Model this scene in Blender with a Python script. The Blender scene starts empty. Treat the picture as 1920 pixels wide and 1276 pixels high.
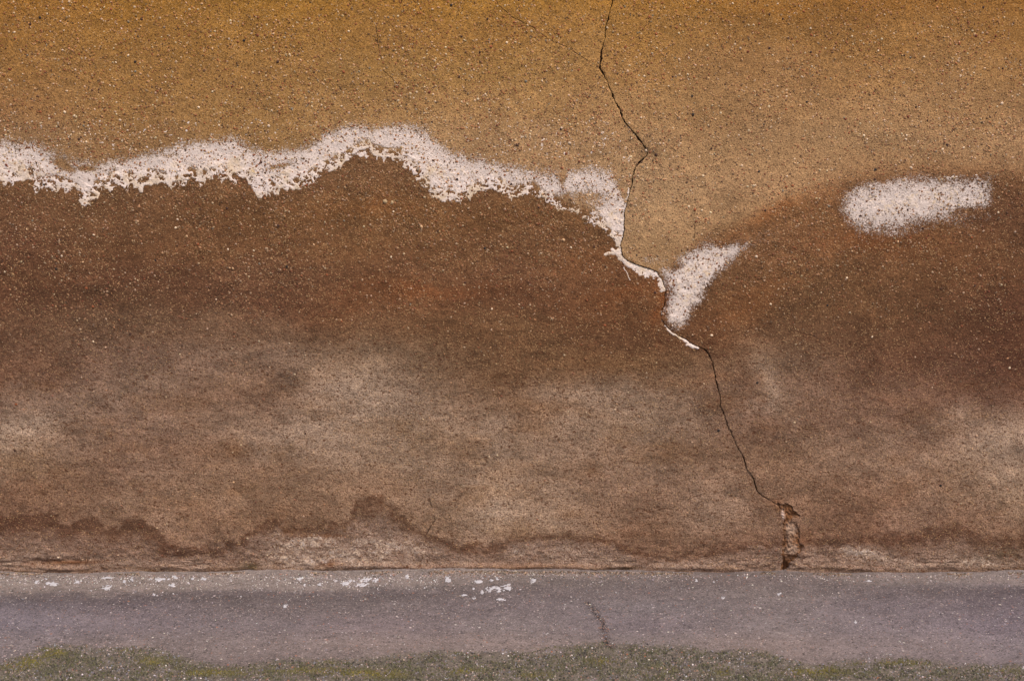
import bpy, math
import numpy as np

rng = np.random.default_rng(7)
scene = bpy.context.scene

# ------------------------------------------------------------------ camera
F = 2667.0                      # focal length in photo pixels (50 mm on 36 mm, 1920 wide)
CAM_D, CAM_H = 3.40, 1.35       # metres from the wall / above the pavement
PITCH = math.radians(12.45)
cam_data = bpy.data.cameras.new('camera')
cam = bpy.data.objects.new('camera', cam_data)
scene.collection.objects.link(cam)
cam_data.lens = 50.0
cam_data.sensor_width = 36.0
cam_data.clip_start = 0.05
cam_data.clip_end = 500.0
cam.location = (0.0, -CAM_D, CAM_H)
cam.rotation_euler = (math.radians(90) - PITCH, 0, 0)
scene.camera = cam
scene.render.resolution_x = 1024
scene.render.resolution_y = 680

# ------------------------------------------------------------------ sky and sun (soft, hazy daylight)
SUN_EL, SUN_AZ = math.radians(58), math.radians(38)      # azimuth: to the right of straight out from the wall
world = bpy.data.worlds.new('World')
scene.world = world
world.use_nodes = True
wn = world.node_tree
wn.nodes.clear()
wo = wn.nodes.new('ShaderNodeOutputWorld')
wb = wn.nodes.new('ShaderNodeBackground')
ws = wn.nodes.new('ShaderNodeTexSky')
ws.sky_type = 'NISHITA'
ws.sun_disc = False
ws.sun_elevation = SUN_EL
ws.sun_rotation = math.pi - SUN_AZ
ws.air_density = 1.0
ws.dust_density = 4.0
ws.ozone_density = 0.6
wb.inputs['Strength'].default_value = 0.11
wn.links.new(ws.outputs[0], wb.inputs[0])
wn.links.new(wb.outputs[0], wo.inputs[0])

sun_data = bpy.data.lights.new('sun', 'SUN')
sun_data.energy = 1.5
sun_data.angle = math.radians(14)
sun_data.color = (1.0, 0.93, 0.84)
sun = bpy.data.objects.new('sun', sun_data)
scene.collection.objects.link(sun)
sun.rotation_euler = (math.radians(90) - SUN_EL, 0, SUN_AZ)
sun.location = (3, -4, 6)

vs = scene.view_settings
vs.view_transform = 'Standard'
vs.look = 'None'
vs.exposure = 0.62
vs.gamma = 1.0
vs.use_curve_mapping = False

# ------------------------------------------------------------------ number helpers
def s2l(c):
    c = np.asarray(c, float) / 255.0
    return np.where(c <= 0.04045, c / 12.92, ((c + 0.055) / 1.055) ** 2.4)

def smooth(a, b, x):
    t = np.clip((x - a) / (b - a), 0, 1)
    return t * t * (3 - 2 * t)

def hash2(ix, iy, s):
    n = (ix.astype(np.int64) * 374761393 + iy.astype(np.int64) * 668265263 + s * 974634777) & 0xFFFFFFFF
    n = ((n ^ (n >> 13)) * 1274126177) & 0xFFFFFFFF
    n = ((n ^ (n >> 15)) * 2246822519) & 0xFFFFFFFF
    return ((n ^ (n >> 16)) & 0xFFFFFF) / float(0x1000000)

def vnoise(x, y, s=0):
    ix, iy = np.floor(x), np.floor(y)
    fx, fy = x - ix, y - iy
    fx = fx * fx * fx * (fx * (fx * 6 - 15) + 10)
    fy = fy * fy * fy * (fy * (fy * 6 - 15) + 10)
    a = hash2(ix, iy, s); b = hash2(ix + 1, iy, s)
    c = hash2(ix, iy + 1, s); d = hash2(ix + 1, iy + 1, s)
    return (a * (1 - fx) + b * fx) * (1 - fy) + (c * (1 - fx) + d * fx) * fy

def fbm(x, y, s=0, octv=4, gain=0.5):
    """about -1 .. 1"""
    t, amp, tot = 0.0, 1.0, 0.0
    for o in range(octv):
        t = t + amp * (vnoise(x * 2 ** o + 17.3 * o, y * 2 ** o - 9.1 * o, s + o) * 2 - 1)
        tot += amp
        amp *= gain
    return t / tot * 1.6

def voro(x, y, s=0):
    ix, iy = np.floor(x), np.floor(y)
    f1 = np.full(np.shape(x), 9.0); f2 = np.full(np.shape(x), 9.0)
    for a in (-1, 0, 1):
        for b in (-1, 0, 1):
            px = ix + a + hash2(ix + a, iy + b, s)
            py = iy + b + hash2(ix + a, iy + b, s + 5)
            d = np.hypot(px - x, py - y)
            f2 = np.minimum(f2, np.maximum(f1, d))
            f1 = np.minimum(f1, d)
    return f1, f2

def blob(u, v, cu, cv, ru, rv, rot=0.0):
    c, s = math.cos(rot), math.sin(rot)
    du, dv = u - cu, v - cv
    return np.exp(-(((du * c + dv * s) / ru) ** 2 + ((-du * s + dv * c) / rv) ** 2))

def poly_sdf(x, y, pts):
    """signed distance to a closed polygon, positive inside"""
    d = np.full(np.shape(x), 1e9)
    inside = np.zeros(np.shape(x), bool)
    n = len(pts)
    for i in range(n):
        ax, ay = pts[i]; bx, by = pts[(i + 1) % n]
        ex, ey = bx - ax, by - ay
        t = np.clip(((x - ax) * ex + (y - ay) * ey) / (ex * ex + ey * ey + 1e-12), 0, 1)
        d = np.minimum(d, np.hypot(x - ax - t * ex, y - ay - t * ey))
        cond = ((ay > y) != (by > y))
        xi = ax + (y - ay) / (by - ay if by != ay else 1e-9) * ex
        inside ^= cond & (x < xi)
    return np.where(inside, d, -d)

def line_signed(x, y, pts):
    """signed distance to an open polyline (sign = side)"""
    d = np.full(np.shape(x), 1e9); sg = np.ones(np.shape(x))
    for (ax, ay), (bx, by) in zip(pts[:-1], pts[1:]):
        ex, ey = bx - ax, by - ay
        t = np.clip(((x - ax) * ex + (y - ay) * ey) / (ex * ex + ey * ey + 1e-12), 0, 1)
        dd = np.hypot(x - ax - t * ex, y - ay - t * ey)
        cr = np.sign((x - ax) * ey - (y - ay) * ex)
        m = dd < d
        d = np.where(m, dd, d); sg = np.where(m, cr, sg)
    return d * np.where(sg == 0, 1, sg)

def gridfield(u, v, us, vs_, cols):
    """smooth interpolation of a small table of measured colours; cols[row][col] sRGB"""
    us = np.asarray(us, float); vs_ = np.asarray(vs_, float)
    C = s2l(np.asarray(cols, float))
    iu = np.clip(np.searchsorted(us, u) - 1, 0, len(us) - 2)
    iv = np.clip(np.searchsorted(vs_, v) - 1, 0, len(vs_) - 2)
    tu = np.clip((u - us[iu]) / (us[iu + 1] - us[iu]), 0, 1)
    tv = np.clip((v - vs_[iv]) / (vs_[iv + 1] - vs_[iv]), 0, 1)
    tu = (tu * tu * (3 - 2 * tu))[..., None]; tv = (tv * tv * (3 - 2 * tv))[..., None]
    return ((C[iv, iu] * (1 - tu) + C[iv, iu + 1] * tu) * (1 - tv)
            + (C[iv + 1, iu] * (1 - tu) + C[iv + 1, iu + 1] * tu) * tv)

# wall and pavement positions measured off the photograph <-> metres on the wall (y=0) / on the pavement (z=0)
CP, SP = math.cos(PITCH), math.sin(PITCH)
def wall_to_photo(x, z):
    dep = CAM_D * CP - (z - CAM_H) * SP
    up = CAM_D * SP + (z - CAM_H) * CP
    return 960 + F * x / dep, 638 - F * up / dep
def photo_to_wall(u, v):
    u = np.asarray(u, float); v = np.asarray(v, float)
    a = (u - 960) / F; b = (638 - v) / F
    dy = CP + b * SP; dz = -SP + b * CP
    t = CAM_D / dy
    return a * t, CAM_H + dz * t
def ground_to_photo(x, y):
    dep = (y + CAM_D) * CP + CAM_H * SP
    up = (y + CAM_D) * SP - CAM_H * CP
    return 960 + F * x / dep, 638 - F * up / dep
def photo_to_ground(u, v):
    u = np.asarray(u, float); v = np.asarray(v, float)
    a = (u - 960) / F; b = (638 - v) / F
    dy = CP + b * SP; dz = -SP + b * CP
    t = -CAM_H / dz
    return a * t, dy * t - CAM_D

# ------------------------------------------------------------------ mesh helpers
def make_mesh(name, verts, faces, cols=None, floats=None, smooth_shade=True):
    me = bpy.data.meshes.new(name)
    verts = np.ascontiguousarray(verts, dtype=np.float32)
    faces = np.ascontiguousarray(faces, dtype=np.int32)
    nf, k = faces.shape
    me.vertices.add(len(verts)); me.vertices.foreach_set('co', verts.ravel())
    me.loops.add(nf * k); me.loops.foreach_set('vertex_index', faces.ravel())
    me.polygons.add(nf)
    me.polygons.foreach_set('loop_start', np.arange(0, nf * k, k, dtype=np.int32))
    me.polygons.foreach_set('loop_total', np.full(nf, k, dtype=np.int32))
    me.polygons.foreach_set('use_smooth', np.full(nf, smooth_shade, dtype=bool))
    me.update(calc_edges=True)
    if cols:
        for n, c in cols.items():
            a = me.attributes.new(n, 'FLOAT_COLOR', 'POINT')
            c4 = np.ones((len(verts), 4), np.float32); c4[:, :3] = c
            a.data.foreach_set('color', c4.ravel())
    if floats:
        for n, c in floats.items():
            a = me.attributes.new(n, 'FLOAT', 'POINT')
            a.data.foreach_set('value', np.ascontiguousarray(c, dtype=np.float32).ravel())
    return me

def add_obj(name, me, mat, parent=None, loc=(0, 0, 0), **props):
    o = bpy.data.objects.new(name, me)
    scene.collection.objects.link(o)
    o.location = loc
    if mat is not None and me is not None and not me.materials:
        me.materials.append(mat)
    if parent is not None:
        o.parent = parent
    for k, v in props.items():
        o[k] = v
    return o

def grid_faces(nv, nu, keep=None):
    idx = np.arange(nv * nu).reshape(nv, nu)
    f = np.stack([idx[:-1, :-1], idx[:-1, 1:], idx[1:, 1:], idx[1:, :-1]], -1).reshape(-1, 4)
    if keep is not None:
        f = f[keep.ravel()]
    return f

def compact(verts, faces, arrays=()):
    used = np.unique(faces)
    m = np.full(len(verts), -1); m[used] = np.arange(len(used))
    return verts[used], m[faces], [a[used] for a in arrays]

# ------------------------------------------------------------------ material helpers
class NT:
    def __init__(self, name):
        self.mat = bpy.data.materials.new(name)
        self.mat.use_nodes = True
        self.t = self.mat.node_tree
        self.t.nodes.clear()
        self.out = self.t.nodes.new('ShaderNodeOutputMaterial')
        self.b = self.t.nodes.new('ShaderNodeBsdfPrincipled')
        self.t.links.new(self.b.outputs[0], self.out.inputs[0])
        self.co = self.t.nodes.new('ShaderNodeNewGeometry').outputs['Position']
    def put(self, sock, v):
        if isinstance(v, bpy.types.NodeSocket):
            self.t.links.new(v, sock)
        elif isinstance(v, (tuple, list)) and len(v) == 3 and sock.type == 'RGBA':
            sock.default_value = (*v, 1)
        else:
            sock.default_value = v
    def attr(self, n, out='Color'):
        a = self.t.nodes.new('ShaderNodeAttribute'); a.attribute_name = n
        return a.outputs[out]
    def math(self, op, a, b=0.0, c=None, clamp=False):
        n = self.t.nodes.new('ShaderNodeMath'); n.operation = op; n.use_clamp = clamp
        self.put(n.inputs[0], a); self.put(n.inputs[1], b)
        if c is not None: self.put(n.inputs[2], c)
        return n.outputs[0]
    def mix(self, f, a, b, blend='MIX'):
        n = self.t.nodes.new('ShaderNodeMix'); n.data_type = 'RGBA'; n.blend_type = blend
        self.put(n.inputs[0], f); self.put(n.inputs[6], a); self.put(n.inputs[7], b)
        return n.outputs[2]
    def scale(self, sc):
        n = self.t.nodes.new('ShaderNodeVectorMath'); n.operation = 'MULTIPLY'
        self.put(n.inputs[0], self.co); n.inputs[1].default_value = sc
        return n.outputs[0]
    def noise(self, scale, detail=3, rough=0.55, vec=None, dist=0.0):
        n = self.t.nodes.new('ShaderNodeTexNoise')
        self.put(n.inputs['Vector'], vec if vec is not None else self.co)
        n.inputs['Scale'].default_value = scale; n.inputs['Detail'].default_value = detail
        n.inputs['Roughness'].default_value = rough; n.inputs['Distortion'].default_value = dist
        return n.outputs[0]
    def voronoi(self, scale, vec=None, feature='F1'):
        n = self.t.nodes.new('ShaderNodeTexVoronoi'); n.feature = feature
        self.put(n.inputs['Vector'], vec if vec is not None else self.co)
        n.inputs['Scale'].default_value = scale
        return n.outputs['Distance'], (n.outputs['Color'] if feature == 'F1' else None)
    def ramp(self, v, lo, hi, a=0.0, b=1.0):
        n = self.t.nodes.new('ShaderNodeMapRange'); n.interpolation_type = 'SMOOTHSTEP'
        self.put(n.inputs[0], v); self.put(n.inputs[1], lo); self.put(n.inputs[2], hi)
        n.inputs[3].default_value = a; n.inputs[4].default_value = b
        return n.outputs[0]
    def sep(self, c):
        n = self.t.nodes.new('ShaderNodeSeparateColor'); self.put(n.inputs[0], c)
        return n.outputs
    def bump(self, h, strength, dist, normal=None):
        n = self.t.nodes.new('ShaderNodeBump')
        self.put(n.inputs['Height'], h); n.inputs['Strength'].default_value = strength
        n.inputs['Distance'].default_value = dist
        if normal is not None: self.put(n.inputs['Normal'], normal)
        return n.outputs[0]

SALT = tuple(s2l((237, 217, 205)))

def grain_material(name, grain=1.0, salt=True, horizontal=False, crack_w=0.0011):
    """plaster / concrete: attribute colour broken up by sand grains, pits and powdery salt"""
    m = NT(name)
    tint = m.attr('tint')
    col = tint
    # multi-scale mottling
    n1 = m.noise(9, 5, 0.6)
    n2 = m.noise(70, 5, 0.62)
    n3 = m.noise(270, 4, 0.75)
    k = m.math('ADD', m.math('MULTIPLY', m.math('SUBTRACT', n1, 0.5), 0.30),
               m.math('MULTIPLY', m.math('SUBTRACT', n2, 0.5), 0.75 * grain))
    k = m.math('ADD', k, m.math('MULTIPLY', m.math('SUBTRACT', n3, 0.5), 2.9 * grain))
    k = m.math('ADD', k, 1.0)
    g = m.t.nodes.new('ShaderNodeCombineColor')
    for i in range(3): m.put(g.inputs[i], k)
    col = m.mix(1.0, col, g.outputs[0], 'MULTIPLY')
    # sand grains: each voronoi cell its own colour
    if horizontal:
        vec = m.co
    else:
        vec = m.co
    d1, c1 = m.voronoi(330, vec)
    s1 = m.sep(c1)
    warm = m.mix(m.ramp(s1[1], 0.2, 0.8), tuple(s2l((92, 48, 24))), tuple(s2l((214, 172, 122))))
    if horizontal:
        warm = m.mix(m.ramp(s1[1], 0.2, 0.8), tuple(s2l((64, 56, 60))), tuple(s2l((196, 178, 172))))
    col = m.mix(m.math('MULTIPLY', m.ramp(s1[0], 0.45, 1.0), m.math('MULTIPLY', m.ramp(d1, 0.55, 0.3), 0.62 * grain)), col, warm)
    # pits: sparse dark holes, shade put into the colour; debris flecks on paving
    d2, c2 = m.voronoi(210 if not horizontal else 150, vec if not horizontal else m.scale((0.6, 1, 1)))
    s2 = m.sep(c2)
    pit = m.math('MULTIPLY', m.ramp(s2[0], 0.62, 0.68), m.ramp(d2, 0.36, 0.18))
    pitn = m.math('MULTIPLY', pit, m.ramp(m.noise(25, 3), 0.32, 0.58))
    col = m.mix(m.math('MULTIPLY', pitn, 0.75), col, tuple(s2l((88, 50, 28) if not horizontal else (52, 48, 48))))
    h = m.math('ADD', m.math('MULTIPLY', n3, 1.0), m.math('MULTIPLY', n2, 0.9))
    h = m.math('SUBTRACT', h, m.math('MULTIPLY', pitn, 0.8))
    # trowel / brush drag: stretched noise
    drag = m.noise(60, 4, 0.6, vec=m.scale((0.75, 1, 1.3)) if not horizontal else m.scale((0.6, 1.8, 1)), dist=0.6)
    fine = m.noise(190, 3, 0.7, vec=m.scale((0.78, 1, 1.2)), dist=1.0)
    z = m.attr('sandy', 'Fac')
    h = m.math('ADD', h, m.math('MULTIPLY', m.math('MULTIPLY', drag, z), 0.7))
    h = m.math('ADD', h, m.math('MULTIPLY', m.math('MULTIPLY', fine, z), 1.5))
    dk = m.math('MULTIPLY', m.ramp(fine, 0.48, 0.36), m.math('MULTIPLY', z, 0.9))
    col = m.mix(dk, col, tuple(s2l((92, 54, 33) if not horizontal else (70, 62, 62))))
    # hairline cracks
    cd = m.math('ABSOLUTE', m.math('ADD', m.attr('hair', 'Fac'), m.math('MULTIPLY', m.math('SUBTRACT', m.noise(90, 4), 0.5), 0.006)))
    hl = m.math('MULTIPLY', m.ramp(cd, crack_w * 1.3, crack_w * 0.3), m.ramp(m.noise(35, 3), 0.36, 0.5))
    col = m.mix(m.math('MULTIPLY', hl, 0.7), col, tuple(s2l((62, 38, 24))))
    h = m.math('SUBTRACT', h, m.math('MULTIPLY', hl, 1.6))
    if salt:
        s = m.attr('salt', 'Fac')
        sn = m.math('ADD', m.math('MULTIPLY', m.noise(290, 3, 0.8), 0.70), m.math('MULTIPLY', n2, 0.30))
        thr = m.math('SUBTRACT', 0.80, m.math('MULTIPLY', s, 0.52))
        sm = m.ramp(m.math('SUBTRACT', sn, thr), -0.07, 0.09)
        sm = m.math('MULTIPLY', sm, m.ramp(s, 0.01, 0.12))
        sm = m.math('MULTIPLY', sm, 0.92)
        col = m.mix(sm, col, SALT)
        h = m.math('ADD', h, m.math('MULTIPLY', sm, 0.6))
    m.put(m.b.inputs['Base Color'], col)
    m.b.inputs['Roughness'].default_value = 0.93
    m.b.inputs['Specular IOR Level'].default_value = 0.22
    m.put(m.b.inputs['Normal'], m.bump(h, 0.95, 0.0023))
    return m.mat

def simple_material(name, rgb=None, attr=None, rough=0.9, nscale=300, amp=0.5, bump=0.5, bdist=0.0008, spec=0.3):
    m = NT(name)
    base = m.attr(attr) if attr else tuple(rgb)
    n = m.noise(nscale, 4, 0.65)
    k = m.math('ADD', m.math('MULTIPLY', m.math('SUBTRACT', n, 0.5), amp), 1.0)
    g = m.t.nodes.new('ShaderNodeCombineColor')
    for i in range(3): m.put(g.inputs[i], k)
    m.put(m.b.inputs['Base Color'], m.mix(1.0, base, g.outputs[0], 'MULTIPLY'))
    m.b.inputs['Roughness'].default_value = rough
    m.b.inputs['Specular IOR Level'].default_value = spec
    if bump: m.put(m.b.inputs['Normal'], m.bump(n, bump, bdist))
    return m.mat

def crust_material(name):
    m = NT(name)
    n = m.noise(240, 5, 0.7); n0 = m.noise(28, 4, 0.6)
    col = m.mix(m.ramp(n0, 0.40, 0.66), SALT, tuple(s2l((222, 196, 168))))
    col = m.mix(m.math('MULTIPLY', m.ramp(n, 0.50, 0.28), 0.75), col, tuple(s2l((150, 118, 92))))
    ny = m.math('MULTIPLY', m.ramp(m.noise(14, 4, 0.6), 0.66, 0.74), 0.7)
    col = m.mix(ny, col, tuple(s2l((206, 168, 96))))
    m.put(m.b.inputs['Base Color'], col)
    m.b.inputs['Roughness'].default_value = 0.95
    m.b.inputs['Specular IOR Level'].default_value = 0.2
    m.put(m.b.inputs['Normal'], m.bump(m.math('ADD', n, m.noise(600, 2)), 0.5, 0.0008))
    return m.mat

MAT_PLASTER = grain_material('weathered_plaster')
MAT_PAVING = grain_material('worn_concrete', grain=0.85, horizontal=True, crack_w=0.0022)
MAT_CRUST = crust_material('salt_efflorescence')
MAT_FOOT = simple_material('dirty_salt', rgb=s2l((190, 164, 142)), nscale=260, amp=0.9, bump=0.6)
MAT_PEBBLE = simple_material('embedded_pebbles', attr='tint', rough=0.75, nscale=500, amp=0.35, bump=0.3, bdist=0.0004, spec=0.4)
MAT_CRACK = simple_material('crack_inside', rgb=s2l((112, 76, 50)), nscale=200, amp=0.8, bump=0.8)
MAT_MORTAR = simple_material('exposed_mortar', attr='tint', nscale=220, amp=0.9, bump=1.0, bdist=0.002)
MAT_MASONRY = simple_material('masonry', rgb=s2l((150, 118, 88)), nscale=40, amp=0.5)
MAT_MOSS = simple_material('moss', attr='tint', rough=0.95, nscale=500, amp=0.6, bump=0.5)
MAT_GRIT = simple_material('grit', attr='tint', rough=0.85, nscale=500, amp=0.4, bump=0.3)
MAT_LIME = simple_material('dried_lime', rgb=s2l((182, 178, 182)), nscale=300, amp=0.3, bump=0.6)

# ------------------------------------------------------------------ measured outlines on the wall
CRACK = [(1160,-400),(1146,-250),(1158,-150),(1152,-60),(1150,-20),(1147,10),(1143,30),(1137,50),(1135,75),(1128,100),(1126,122),(1126,128),
 (1134,142),(1140,158),(1148,172),(1154,190),(1165,210),(1171,228),(1182,240),(1194,252),(1203,267),(1211,278),(1213,288),
 (1211,294),(1200,305),(1190,318),(1187,332),(1184,345),(1180,362),(1175,380),(1172,395),(1171,410),(1169,430),(1167,450),
 (1165,462),(1164,470),(1168,482),(1178,490),(1190,495),(1205,500),(1218,504),(1232,509),(1237,518),(1243,530),(1248,542),
 (1248,555),(1246,570),(1241,585),(1241,595),(1246,607),(1256,618),(1270,628),(1285,635),(1295,643),(1305,648),(1320,654),
 (1330,665),(1336,680),(1340,700),(1343,720),(1349,740),(1352,762),(1362,790),(1370,810),(1380,832),(1392,850),(1398,870),
 (1406,885),(1415,905),(1420,920),(1432,930),(1448,938),(1460,947),(1466,956),(1470,975),(1471,995),(1469,1015),(1469,1040),
 (1470,1060),(1466,1079),(1464,1090)]
CRACK_W = [(-400,2.4),(0,1.6),(90,2.2),(125,3.2),(180,2.6),(220,3.4),(300,3.4),(310,2.2),(400,1.2),(470,1.7),(500,2.2),(520,1.6),
 (600,1.2),(640,1.8),(660,2.2),(760,1.6),(800,1.3),(930,1.9),(950,3.2),(1000,2.4),(1050,3.4),(1078,4.0)]
cx_, cz_ = photo_to_wall([p[0] for p in CRACK], [p[1] for p in CRACK])
order = np.argsort(cz_)
def crack_x(z):
    x = np.interp(z, cz_[order], cx_[order])
    return x + 0.0022 * fbm(z * 55, z * 0 + 3.3, 41, 3) + 0.0010 * fbm(z * 240, z * 0 + 1.3, 42, 2)
def crack_slope(z):
    return (np.interp(z + .004, cz_[order], cx_[order]) - np.interp(z - .004, cz_[order], cx_[order])) / .008
def crack_halfwidth(z):
    _, v = wall_to_photo(0 * z, z)
    w = np.interp(v, [p[0] for p in CRACK_W], [p[1] for p in CRACK_W]) * 0.00105
    w = w * (1 + 0.75 * fbm(z * 90, z * 0, 77, 3))
    return 0.5 * np.clip(w, 0.0006, None) * np.sqrt(1 + np.clip(crack_slope(z), -3, 3) ** 2)

SALT_TOP = [(-300,285),(0,270),(60,273),(110,296),(150,311),(200,312),(250,300),(310,285),(380,268),(430,262),(470,282),(500,288),(560,284),
 (590,275),(610,255),(650,243),(700,243),(760,240),(800,250),(815,268),(850,293),(900,305),(950,318),(1000,325),(1050,328),(1070,322),
 (1110,322),(1145,332),(1162,352),(1172,385),(1180,400)]
SALT_LOW = [(-300,350),(0,350),(20,345),(40,345),(60,342),(65,357),(90,356),(110,355),(130,362),(145,372),(158,384),(166,393),(172,380),(180,368),
 (200,362),(215,350),(240,354),(262,357),(280,348),(300,350),(315,356),(330,355),(350,344),(380,345),(420,342),(450,338),(470,350),(480,368),
 (487,376),(500,368),(530,360),(560,354),(590,342),(610,328),(630,322),(650,308),(668,298),(690,290),(710,298),(730,306),(750,306),(770,325),
 (790,352),(805,372),(830,380),(850,381),(880,374),(900,366),(920,358),(950,374),(980,372),(1000,366),(1020,380),(1040,392),(1060,400),
 (1085,410),(1110,423),(1135,438),(1150,458),(1160,470),(1170,476)]
DAMP_RIGHT = [(1160,476),(1200,512),(1236,512),(1262,482),(1295,455),(1330,432),(1400,402),(1470,368),(1550,338),(1620,322),(1700,312),
 (1780,313),(1920,320),(2200,330)]
RIM = [(-300,960),(0,965),(50,964),(100,961),(120,980),(150,973),(172,968),(200,985),(220,984),(235,970),(262,967),(285,990),(310,1014),(340,1027),
 (380,1021),(420,1021),(460,1006),(480,986),(500,975),(520,971),(532,990),(600,984),(650,975),(658,950),(690,935),(710,928),(740,952),
 (760,974),(790,994),(830,1014),(870,1021),(940,1020),(970,1005),(1010,998),(1050,999),(1150,1008),(1190,1033),(1280,1043),(1350,1028),
 (1420,1013),(1450,1016),(1540,1012),(1600,1008),(1680,998),(1740,985),(1800,986),(1850,1004),(1920,1005),(2200,1000)]
WING = [(1240,500),(1262,478),(1290,463),(1340,452),(1400,447),(1455,432),(1500,412),(1480,432),(1420,456),(1375,490),(1340,530),(1310,580),
 (1285,615),(1268,626),(1250,610),(1243,592),(1248,560),(1250,545),(1240,520)]
PATCH = [(1568,395),(1575,372),(1590,355),(1625,342),(1670,334),(1692,327),(1715,330),(1770,328),(1862,334),(1864,408),(1810,412),(1770,418),
 (1720,430),(1650,440),(1605,430),(1580,412)]
HOLE = [(1459,943),(1469,947),(1475,941),(1486,953),(1499,967),(1488,970),(1480,976),(1490,980),(1498,990),(1500,1005),(1498,1016),(1506,1023),
 (1500,1036),(1490,1046),(1483,1056),(1478,1066),(1472,1079),(1464,1079),(1468,1050),(1470,1020),(1471,995),(1469,975),(1464,955)]
def ip(u, pts):
    return np.interp(u, [p[0] for p in pts], [p[1] for p in pts])

HAIRS = [[(900,-40),(935,10),(960,32),(1000,52),(1030,75),(1062,88),(1090,106),(1108,118),(1125,126)],
         [(705,50),(708,80),(714,105),(720,135),(733,146),(745,158)],
         [(1302,415),(1303,430),(1301,446)],
         [(806,938),(812,962),(816,975),(806,990),(800,1000)]]
HAIRS_W = [list(zip(*photo_to_wall([p[0] for p in L], [p[1] for p in L]))) for L in HAIRS]

def wavy(u, v, amt=9.0, sc=22.0, s=3):
    return (u + amt * fbm(u / sc, v / sc, s, 4, 0.6), v + amt * fbm(u / sc + 40, v / sc - 13, s + 9, 4, 0.6))

def damp_mask(u, v):
    """0 = dry ochre render above, 1 = damp brown below"""
    uu, vv = wavy(u, v, 5, 30)
    left = smooth(-8, 12, vv - (ip(uu, SALT_LOW) - 26))
    right = smooth(-14, 30, vv - ip(uu, DAMP_RIGHT))
    xw, zw = photo_to_wall(u, v)
    side = xw < crack_x(zw)
    return np.where(side & (u < 1240), left, np.where(u < 1160, left, right))

US = [0, 240, 480, 720, 960, 1200, 1440, 1680, 1920]
LV = [330, 400, 460, 520, 570, 620, 680, 740, 800, 860, 920, 980, 1050]
LC = [
 [(112,80,52)]*6 + [(124,86,54),(122,86,56),(112,78,50)],
 [(106,74,50),(108,76,50),(112,78,48),(114,80,48),(112,78,48),(112,80,50),(122,86,54),(114,78,48),(100,68,46)],
 [(98,66,46),(104,72,47),(108,75,48),(110,77,48),(110,77,50),(112,78,50),(122,86,56),(112,75,46),(102,70,46)],
 [(100,68,46),(98,66,46),(104,72,50),(106,73,48),(108,74,50),(106,72,46),(112,80,52),(104,72,46),(96,64,42)],
 [(98,66,46),(100,71,50),(100,68,48),(110,73,46),(102,69,46),(104,70,44),(106,76,50),(100,70,46),(92,60,42)],
 [(104,75,55),(106,80,60),(114,87,66),(108,77,52),(104,75,50),(102,70,46),(100,73,51),(96,67,46),(92,60,42)],
 [(106,77,57),(118,92,73),(124,100,80),(120,95,71),(108,79,53),(108,79,52),(112,87,66),(100,70,50),(92,61,44)],
 [(120,95,74),(122,97,76),(120,92,69),(130,107,84),(120,93,68),(122,98,75),(112,85,64),(108,80,60),(102,71,52)],
 [(130,107,84),(122,96,75),(128,103,80),(135,112,88),(127,102,78),(128,105,82),(113,86,65),(114,87,66),(130,105,82)],
 [(126,101,76),(118,90,68),(124,97,73),(130,105,80),(128,103,79),(126,101,78),(114,87,64),(120,93,70),(136,111,86)],
 [(114,85,62),(118,91,68),(124,97,72),(128,101,76),(137,112,87),(124,97,74),(118,91,68),(116,87,64),(130,105,80)],
 [(112,83,62),(120,93,70),(124,95,70),(124,97,72),(137,112,87),(121,94,71),(118,89,66),(110,81,60),(122,95,72)],
 [(110,82,62),(110,82,62),(118,92,72),(120,94,74),(116,86,64),(116,86,64),(110,80,60),(108,80,60),(104,78,60)],
]
UV_ = [-300, 0, 60, 130, 200, 270, 340, 420, 500]
UC = [
 [(142,98,40)]*9,
 [(146,100,42),(148,104,44),(150,106,44),(150,106,46),(152,108,46),(156,110,48),(150,104,48),(146,100,46),(140,95,42)],
 [(142,100,48),(146,104,50),(148,106,50),(150,108,54),(150,108,54),(152,110,56),(150,108,58),(150,108,58),(146,104,54)],
 [(142,102,54),(146,106,56),(148,108,58),(150,112,62),(150,112,62),(154,114,66),(152,112,68),(154,114,68),(152,112,66)],
 [(144,104,62),(146,108,62),(148,110,62),(154,116,70),(156,118,72),(158,120,76),(154,116,74),(158,120,78),(156,118,76)],
 [(140,106,70),(144,108,68),(146,110,66),(158,122,80),(160,124,84),(160,124,84),(158,122,82),(160,124,84),(156,120,82)],
 [(136,104,72),(140,106,70),(142,108,68),(150,116,78),(156,120,82),(162,128,90),(158,122,84),(150,112,74),(146,108,72)],
 [(130,98,68)]*5 + [(160,126,88),(152,116,78),(150,112,74),(146,108,72)],
 [(120,90,62)]*5 + [(152,118,80),(152,116,78),(150,112,74),(146,108,72)],
]

def rust(u, v):
    r = (blob(u, v, 860, 548, 200, 16) * .22 + blob(u, v, 800, 560, 90, 12) * .35 + blob(u, v, 1236, 565, 14, 40) * .9 + blob(u, v, 1180, 540, 60, 14) * .5
         + blob(u, v, 1400, 560, 90, 32, -0.5) * .5 + blob(u, v, 1620, 465, 90, 26) * .4 + blob(u, v, 1490, 370, 70, 16, -0.4) * .6
         + blob(u, v, 1430, 400, 60, 14, -0.4) * .5 + blob(u, v, 1130, 480, 90, 30) * .25 + blob(u, v, 1340, 720, 60, 14) * .4
         + blob(u, v, 700, 400, 80, 20) * .3 + blob(u, v, 1350, 640, 70, 50) * .3 + blob(u, v, 1455, 950, 14, 6) * .6)
    return r

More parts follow.
